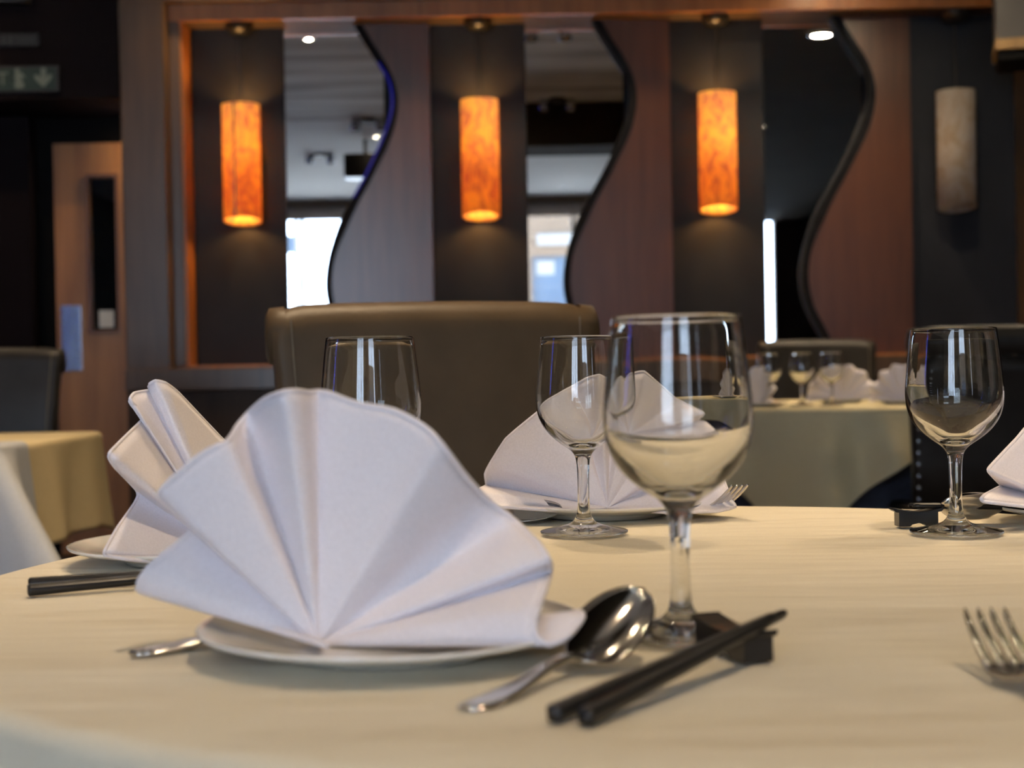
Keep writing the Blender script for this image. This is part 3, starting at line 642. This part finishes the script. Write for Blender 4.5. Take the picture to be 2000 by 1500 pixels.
def wine_glass(label, loc, s=1.0, rz=0.3):
    o = empty('wine_glass', loc, rz); tag(o, label, 'wine glass', g_group); o.scale = (s, s, s)
    if not glass_proto:
        P = dense(OUT, 3) + dense(INN, 3)[0:]
        # split into foot+stem and bowl would break the solid: one continuous blown piece
        g = lathe('goblet', P, 'glass', o, 96)
        glass_proto.append(g)
    else:
        g = glass_proto[0].copy(); COL.objects.link(g); g.parent = o
    return o
ZT = TZ + .0024
def table_pt(px, py, z=ZT): return ground_at(px, py, z)
wine_glass('largest and nearest empty wine glass, its foot behind the foreground black chopsticks', table_pt(1331, 1243), 1.0)
wine_glass('empty wine glass in front of the middle fan napkin, left of the largest glass', table_pt(1141, 1043), 1.0)
wine_glass('empty wine glass at the far right beside the black chopstick rest', table_pt(1868, 1043), 1.0)
gb = point_at(722, 653, 1.22)
wine_glass('empty wine glass half hidden behind the big foreground napkin, before the taupe chair', (gb.x, 1.22, ZT), 1.0)
ZF = TZ + .0062
far_g = [(1502, 'farther left small wine glass on the far table, beside the side-on napkin', 5.05), (1566, 'middle small wine glass on the far table, left of its pale fan napkin', 5.02), (1624, 'small wine glass standing before the pale fan napkin of the far table', 4.97)]
for px, lab, Y in far_g:
    p = point_at(px, 740, Y); wine_glass(lab, (p.x, Y, ZF), 1.0)

# ================================================================= PLATES
def plate(label, loc, r=.1055, h=.0155):
    o = empty('plate', loc); tag(o, label, 'plate', 'white china plates')
    k = r / .1055
    lathe('dish', [(0, .002), (.055 * k, .002), (.058 * k, .0), (.061 * k, .0), (.064 * k, .003), (.078 * k, .0065), (.098 * k, h - .0045), (.1045 * k, h - .0022), (.1055 * k, h - .0005), (.1045 * k, h), (.1015 * k, h - .0006), (.092 * k, h - .0045), (.076 * k, .0085), (.068 * k, .006), (.055 * k, .0052), (0, .0052)], 'china', o, 96)
    return o
PA = Vector((-.0680, .808)); PB = Vector((-.258, 1.212)); PC_ = Vector((.092, 1.512)); PDn = Vector((.553, 1.375))
plate('white plate under the big foreground napkin', (PA.x, PA.y, ZT))
plate('white plate under the left side-on napkin', (PB.x, PB.y, ZT))
plate('white plate under the middle napkin, behind the mid wine glass', (PC_.x, PC_.y, ZT))
plate('white plate at the right edge under the cropped napkin', (PDn.x, PDn.y, ZT + .0))
# ================================================================= NAPKINS
def napkin(label, pivot, rim, layers=1, sub=5, rows=16, th=.0022, sag=.0, back=(0, .006, 0), sharp=.55):
    P = []
    rim3 = [point_at(*q) for q in rim]
    # mix of straight and smooth interpolation keeps the pleat edges crisp but soft
    sm = catmull(rim3, sub); st = []
    for a, b_ in zip(rim3[:-1], rim3[1:]):
        for k in range(sub): st.append(a.lerp(b_, k / sub))
    st.append(rim3[-1])
    R3 = [a.lerp(b_, 1 - sharp) for a, b_ in zip(st, sm)]
    V, Fc = [], []; base = 0
    pv = Vector(pivot)
    for L in range(layers):
        off = Vector(back) * L
        for i, p in enumerate(R3):
            for k in range(rows + 1):
                s = k / rows
                if L: s *= .985
                v = pv.lerp(p, s) + off * s
                nz = noise.noise(v * 14 + Vector((L * 5, 0, 0))) * .004 * s * (1 - .4 * s)
                v = v + Vector((0, nz, 0)) + Vector((0, 0, -sag * sin(pi * s)))
                V.append(v)
        n = len(R3); m_ = rows + 1
        for i in range(n - 1):
            for k in range(rows): Fc.append((base + i * m_ + k, base + (i + 1) * m_ + k, base + (i + 1) * m_ + k + 1, base + i * m_ + k + 1))
        base = len(V)
    me = bpy.data.meshes.new('fan_napkin'); me.from_pydata([tuple(v) for v in V], [], Fc); me.update()
    for p in me.polygons: p.use_smooth = True
    me.materials.append(M['napkin'])
    o = bpy.data.objects.new('fan_napkin', me); COL.objects.link(o)
    s_ = o.modifiers.new('thickness', 'SOLIDIFY'); s_.thickness = th; s_.offset = 0; s_.use_even_offset = False
    for L in range(layers):
        bm = bmesh.new(); k0_ = (L + 1) * len(R3) * (rows + 1)
        tube_bm(bm, [V[L * len(R3) * (rows + 1) + i * (rows + 1) + rows] for i in range(len(R3))], th * .72, 8); from_bm('hem', bm, 'napkin', o, True)
    return tag(o, label, 'napkin', 'folded white fan napkins')
pvA = point_at(622, 1258, .790)
rimA = [(640, 1262, .765), (450, 1205, .815), (300, 1162, .822), (271, 1148, .818), (292, 1108, .815), (375, 1040, .830), (385, 1000, .835),
        (330, 985, .812), (315, 962, .800), (345, 930, .797), (400, 885, .795), (446, 862, .797), (466, 832, .822), (488, 806, .828), (520, 779, .810), (555, 767, .795), (582, 765, .800), (603, 768, .812), (622, 766, .818), (645, 770, .812), (700, 790, .806),
        (770, 803, .800), (830, 835, .796), (862, 868, .788), (905, 925, .800), (950, 975, .818), (1005, 1018, .822), (1050, 1062, .790), (1070, 1092, .778), (1074, 1108, .786), (1072, 1125, .787), (1064, 1150, .765), (1051, 1185, .748), (1043, 1215, .742), (1047, 1242, .738), (1072, 1257, .737), (1108, 1242, .742), (1137, 1206, .755), (1129, 1196, .765), (1105, 1206, .772), (1085, 1225, .775), (1074, 1238, .772)]
napkin('big white fan-folded napkin on the foreground plate', pvA, rimA, 1, 6, 22, .0026, sharp=.25)
pvC = point_at(1186, 992, 1.475)
rimC = [(1100, 998, 1.425), (975, 990, 1.44), (958, 985, 1.445), (940, 964, 1.455), (938, 955, 1.47), (950, 948, 1.51), (948, 925, 1.50), (958, 905, 1.485), (988, 858, 1.475), (1035, 818, 1.475), (1098, 768, 1.480), (1118, 756, 1.50), (1145, 740, 1.485), (1172, 733, 1.470), (1192, 740, 1.50), (1212, 729, 1.50), (1246, 726, 1.475), (1288, 756, 1.478), (1318, 786, 1.50), (1335, 800, 1.50), (1374, 838, 1.475), (1386, 858, 1.47), (1372, 885, 1.50), (1392, 900, 1.505), (1412, 935, 1.485), (1428, 975, 1.465), (1436, 990, 1.455), (1400, 999, 1.435), (1300, 1002, 1.42)]
napkin('white fan napkin on the middle plate, behind two wine glasses', pvC, rimC, 1, 6, 16, .0022)
pvB = point_at(455, 1092, 1.20)
rimB = [(620, 1020, 1.30), (545, 960, 1.30), (432, 856, 1.285), (348, 768, 1.235), (322, 748, 1.215), (303, 744, 1.207), (292, 750, 1.212), (296, 762, 1.222), (284, 764, 1.216), (262, 768, 1.200), (254, 779, 1.190), (262, 791, 1.190), (282, 804, 1.208), (281, 817, 1.208), (255, 843, 1.17), (216, 882, 1.12), (213, 894, 1.12), (224, 912, 1.13), (266, 955, 1.185), (270, 968, 1.185), (262, 985, 1.175), (230, 1030, 1.13), (206, 1074, 1.10), (206, 1084, 1.10), (250, 1092, 1.105), (300, 1096, 1.12), (330, 1078, 1.17), (280, 1066, 1.17), (255, 1052, 1.16), (262, 1036, 1.16), (310, 1045, 1.18), (370, 1080, 1.20)]
napkin('white fan napkin seen edge-on with zigzag pleats, on the left plate', pvB, rimB, 2, 5, 14, .0020, back=(-.003, .007, .0))
pvD = point_at(2110, 996, 1.375)
rimD = [(2200, 760, 1.42), (2080, 765, 1.40), (2010, 828, 1.385), (1985, 858, 1.37), (1934, 912, 1.335), (1931, 919, 1.33), (1936, 926, 1.335), (1956, 947, 1.385), (1955, 950, 1.385), (1925, 966, 1.325), (1917, 974, 1.31), (1922, 980, 1.31), (1955, 984, 1.305), (2060, 996, 1.30)]
napkin('white napkin cropped by the right edge of the picture', pvD, rimD, 1, 6, 14, .0024)
# far table plates and napkins: a pleated fan of real size
def fan(label, loc, rz, W=.128, H=.125, np_=7, depth=.022, lean=.0, name='fan_napkin'):
    o_verts, Fc = [], []; rows = 10; n = np_ * 10
    for i in range(n + 1):
        u = i / n; th = pi * (1.02 - 1.04 * u)
        d = depth * (1 - 2 * abs((u * np_) % 1 - .5) * 2) * .5
        bump = 1 + .03 * cos(2 * pi * np_ * u)
        for k in range(rows + 1):
            s = k / rows
            x = W * cos(th) * s * bump; z = H * max(sin(th), -.02) * s * bump + .0; y = d * s + lean * s * sin(th)
            o_verts.append((x, y + .01 * s * sin(5 * u + loc[0]), z + .004))
    m_ = rows + 1
    for i in range(n):
        for k in range(rows): Fc.append((i * m_ + k, (i + 1) * m_ + k, (i + 1) * m_ + k + 1, i * m_ + k + 1))
    o = mesh_obj(name, o_verts, Fc, 'napkin', None, True, loc); o.rotation_euler = (0, 0, rz)
    s_ = o.modifiers.new('thickness', 'SOLIDIFY'); s_.thickness = .002; s_.offset = 0
    return tag(o, label, 'napkin', 'folded white fan napkins')
for px, Y, rz, lab in ((1644, 5.30, 0.05, 'pale fan napkin facing the camera on the far table'), (1478, 4.98, 1.0, 'fan napkin turned side-on at the left of the far table'), (1765, 5.02, -.75, 'fan napkin half hidden behind the studded chair')):
    p = point_at(px, 770, Y)
    plate('small-looking white plate under the ' + lab, (p.x, Y, ZF))
    fan(lab, (p.x, Y, ZF + .006), rz, W=.126 if px == 1644 else .13, H=.125)

# ================================================================= CUTLERY
def frame_from(origin, xdir, roll=0.0):
    xd = Vector(xdir).normalized(); up = Vector((0, 0, 1)); yd = up.cross(xd).normalized(); zd = xd.cross(yd)
    m = Matrix(((xd.x, yd.x, zd.x), (xd.y, yd.y, zd.y), (xd.z, yd.z, zd.z))).to_4x4()
    return Matrix.Translation(Vector(origin)) @ m @ Matrix.Rotation(roll, 4, 'X')
def loft(name, secs, mat, parent):
    # secs: list of (x, halfwidth, z, thickness, dish) ; cross-section across y with dish depth
    V, Fc = [], []; nw = 10
    for (x, hw, z, th, dish) in secs:
        top = []; bot = []
        for k in range(nw + 1):
            t_ = -1 + 2 * k / nw
            zz = z - dish * (1 - t_ * t_)
            top.append((x, hw * t_, zz + th * .5 * sqrt(max(0, 1 - (abs(t_) ** 6))))); bot.append((x, hw * t_, zz - th * .5))
        V += top + bot[::-1]
    m_ = 2 * (nw + 1)
    for i in range(len(secs) - 1):
        for k in range(m_): Fc.append((i * m_ + k, i * m_ + (k + 1) % m_, (i + 1) * m_ + (k + 1) % m_, (i + 1) * m_ + k))
    Fc.append(tuple(range(m_))); Fc.append(tuple((len(secs) - 1) * m_ + k for k in range(m_)))
    return mesh_obj(name, V, Fc, mat, parent, True)
def handle_secs(L0=-.135):
    return [(L0, .002, .001, .002, 0), (L0 + .003, .0062, .001, .0024, 0), (L0 + .012, .0088, .001, .0026, 0), (L0 + .03, .0088, .0015, .0026, 0), (L0 + .06, .0060, .004, .0026, 0), (L0 + .09, .0042, .008, .0028, 0), (L0 + .115, .0034, .0100, .0030, 0), (L0 + .130, .0036, .0085, .0032, 0)]
def spoon(label, mat_w, hl=.135, roll=0.0, pitch=0.0):
    o = empty('table_spoon'); tag(o, label, 'spoon', 'steel spoons'); o.matrix_world = mat_w
    loft('handle', [(x * hl / .135, w_, z, t_, .0008 * (w_ > .005)) for x, w_, z, t_, _ in handle_secs()] + [(.0, .0042, .0070, .003, 0)], 'steel', o)
    L = .068; secs = []
    for k in range(0, 25):
        s = k / 24; x = -.004 + L * s
        w_ = .0185 * sqrt(max(0.0, 1 - (2 * (s ** .88) - 1) ** 2)); w_ = max(w_, .0042 * (1 - s)) if s < .5 else max(w_, .0006)
        secs.append((x, w_, .0072 + .003 * s, .0013, .0095 * (max(w_, .001) / .0205) ** 1.1))
    b_ = loft('bowl', secs, 'steel', o); pv = Vector((0, 0, .006))
    R_ = Matrix.Rotation(-pitch, 4, 'Y') @ Matrix.Rotation(roll, 4, 'X')
    for v in b_.data.vertices:
        f = min(1, max(0, (v.co.x + .004) / .010)); c = R_ @ (v.co - pv) + pv; v.co = v.co.lerp(c, f)
    return o
def fork(label, mat_w):
    o = empty('table_fork'); tag(o, label, 'fork', 'steel forks'); o.matrix_world = mat_w
    loft('handle', handle_secs() + [(.0, .0046, .0060, .003, 0), (.008, .0090, .0036, .0024, 0), (.018, .0122, .0022, .0020, 0), (.028, .0124, .0028, .0019, 0)], 'steel', o)
    for k in range(4):
        y = -.0098 + k * .00653
        V = [];
        secs = [(.026, .0024, .0026), (.040, .0021, .0060), (.054, .0017, .0110), (.066, .0013, .0165), (.070, .0005, .0190)]
        bm = bmesh.new(); rings = []
        for (x, hw, z) in secs:
            rings.append([bm.verts.new((x, y + a, z + c)) for a, c in ((-hw, -.0009), (hw, -.0009), (hw, .0009), (-hw, .0009))])
        for a, b_ in zip(rings[:-1], rings[1:]):
            for q in range(4): bm.faces.new((a[q], a[(q + 1) % 4], b_[(q + 1) % 4], b_[q]))
        bm.faces.new(rings[0]); bm.faces.new(rings[-1][::-1]); bmesh.ops.subdivide_edges(bm, edges=bm.edges, cuts=1, smooth=.2)
        from_bm('tine', bm, 'steel', o, True)
    return o
# foreground spoon: bowl propped and tipped towards the camera
h0 = ground_at(868, 1388, TZ + .004); h1 = ground_at(1215, 1262, TZ + .016)
hd = (h1 - h0)
sp_origin = h0 + hd.normalized() * .136
spoon('steel spoon with its bowl turned to the camera, in front of the largest glass', frame_from(ground_at(1136, 1312, TZ + .003), ground_at(1136, 1304, TZ + .004) - ground_at(872, 1392, TZ + .003), 0), .094, radians(24), radians(22))
# chopsticks
def chopsticks(label, pairs, wn_, wf):
    o = empty('chopsticks'); tag(o, label, 'chopsticks', 'black chopsticks')
    for (a, b_) in pairs:
        a = Vector(a); b_ = Vector(b_); d = (b_ - a).normalized(); s_ = d.cross(Vector((0, 0, 1))).normalized(); u_ = s_.cross(d)
        bm = bmesh.new(); rings = []
        for t_, wd in ((0, wn_), (.02, wn_), (.98, wf), (1, wf * .8)):
            p = a.lerp(b_, t_); rings.append([bm.verts.new(p + s_ * wd * x_ + u_ * wd * y_) for x_, y_ in ((-1, -1), (1, -1), (1, 1), (-1, 1))])
        for r1, r2 in zip(rings[:-1], rings[1:]):
            for q in range(4): bm.faces.new((r1[q], r1[(q + 1) % 4], r2[(q + 1) % 4], r2[q]))
        bm.faces.new(rings[0]); bm.faces.new(rings[-1][::-1])
        bmesh.ops.bevel(bm, geom=list(bm.edges), offset=.0007, segments=2, affect='EDGES')
        from_bm('stick', bm, 'black_lacquer', o, True)
    return o
def rest(label, loc, rz, L=.044, W=.018, H=.0150):
    o = empty('chopstick_rest', loc, rz); tag(o, label, 'chopstick rest', 'black chopstick rests')
    hl = L / 2
    top = [(-hl - .005, H - .001), (-hl - .0045, H + .0008), (-hl - .002, H), (-hl * .5, H - .0022), (0, H - .003), (hl * .5, H - .0022), (hl + .002, H), (hl + .0045, H + .0008), (hl + .005, H - .001), (hl + .003, H - .0028), (hl, H - .0032)]
    botm = [(hl, 0.0002), (hl * .45, 0.0002), (hl * .32, .0022), (0, .0034), (-hl * .32, .0022), (-hl * .45, 0.0002), (-hl, 0.0002), (-hl, H - .0032), (-hl - .003, H - .0028)]
    pts = top + botm; n = len(pts)
    V = [(x, -W / 2, z) for x, z in pts] + [(x, W / 2, z) for x, z in pts]
    Fc = [tuple(range(n)), tuple(range(2 * n - 1, n - 1, -1))] + [(i, (i + 1) % n, n + (i + 1) % n, n + i) for i in range(n)]
    mesh_obj('block', V, Fc, 'black_lacquer', o)
    return o
n1, n2 = ground_at(1078, 1396, TZ + .0062), ground_at(1140, 1402, TZ + .0062)
f1 = ground_at(1512, 1203, TZ + .0245); f2 = ground_at(1533, 1196, TZ + .0245)
chopsticks('pair of matt black chopsticks lying over a rest in the right foreground', [(n1, f1), (n2, f2)], .0036, .0022)
r_a, r_b = ground_at(1385, 1262, TZ + .002), ground_at(1483, 1297, TZ + .002)
rc = (r_a + r_b) / 2; rd = r_b - r_a
rest('black chopstick rest under the foreground chopsticks', (rc.x, rc.y, ZT), atan2(rd.y, rd.x), L=max(.040, rd.length * .98), W=.017, H=.0165)
# left pair
a1, a2 = ground_at(54, 1153, TZ + .0065), ground_at(56, 1140, TZ + .0065)
b1, b2 = point_at(420, 1118, 1.075), point_at(430, 1112, 1.085)
chopsticks('pair of glossy black chopsticks poking out left of the big napkin', [(a1, b1), (a2, b2)], .0040, .0026)
# right rest with its chopsticks and spoon
q0 = ground_at(1792, 1031, TZ + .001)
rest('black chopstick rest standing left of the right-hand wine glass', (q0.x, q0.y + .004, ZT), 0.02, L=.036, W=.016, H=.0165)
s0 = ground_at(1945, 1026, TZ + .004)
spoon('steel spoon lying behind the right-hand wine glass', frame_from(ground_at(1948, 1008, TZ + .008), Vector((-.90, -.40, .0)), 0), .135, radians(48), radians(6))
cA = point_at(1800, 1002, q0.y + .004); 
chopsticks('black chopsticks reaching from the right rest towards the right plate', [((.64, 1.40, TZ + .010), (cA.x - .012, cA.y, TZ + .0215)), ((.65, 1.392, TZ + .010), (cA.x - .010, cA.y - .007, TZ + .0215))], .0036, .0022)
# fork right foreground
t0 = ground_at(1965, 1322, TZ + .004)
fork('steel fork with tines pointing up, cropped by the right edge in the foreground', frame_from(ground_at(2008, 1345, TZ + .004), point_at(1912, 1208, t0.y + .052) - ground_at(2008, 1345, TZ + .004) + Vector((0, 0, -.012)), radians(0)))
# fork behind, near the middle plate
fk0 = ground_at(1375, 1020, TZ + .003)
fork('small steel fork right of the middle plate, tines up', frame_from(ground_at(1366, 1003, TZ + .0035), Vector((.50, -.85, 0.20)), 0))
# handle of the fork left of foreground plate
k0 = ground_at(247, 1281, TZ + .003); k1 = ground_at(420, 1254, TZ + .004); kd = (k1 - k0).normalized()
fork('steel fork whose handle sticks out left of the foreground plate', frame_from(k0 + kd * .137, kd, 0))
# spoon and rest left of the middle plate
e0 = ground_at(1012, 1020, TZ + .003)
spoon('steel spoon bowl peeking out between the big napkin and the middle plate', frame_from(ground_at(975, 1012, TZ + .006), Vector((.9, -.2, .0)), 0), .135, radians(30))
rest('black chopstick rest beside the spoon, mostly hidden by the big napkin', (e0.x - .012, e0.y + .05, ZT), 1.2, L=.030, W=.014)

po = empty('street_pole', (-3.62, -11.0, 0)); tag(po, 'grey street pole outside the window, seen in the leftmost mirror', 'pole')
bm = bmesh.new(); tube_bm(bm, [(0, 0, -.1), (.02, 0, 2.4), (.0, 0, 5.0)], .05, 12); from_bm('shaft', bm, 'shop_white', po); box('sign_plate', -.28, .0, -.02, .02, 2.9, 3.2, 'shop_blue', po)
# street seen in the middle mirror
sf = empty('shop_front', (0, -14, 0)); tag(sf, 'beige shop front with a white sign and blue window, seen in the middle mirror', 'building')
box('wall', -.6, 3.4, -.3, 0, 3.0, 4.3, 'shop_wall', sf); box('wall', -.6, .42, -.3, 0, -.1, 3.0, 'shop_wall', sf); box('wall', 2.9, 3.4, -.3, 0, -.1, 3.0, 'shop_wall', sf)
box('sign_board', .52, 2.2, 0, .05, 3.2, 3.42, 'shop_white', sf); box('window', .42, 2.9, -.2, -.1, -.1, 3.0, 'shop_blue', sf); box('poster', .50, .85, -.1, -.08, 2.65, 2.92, 'shop_white', sf)
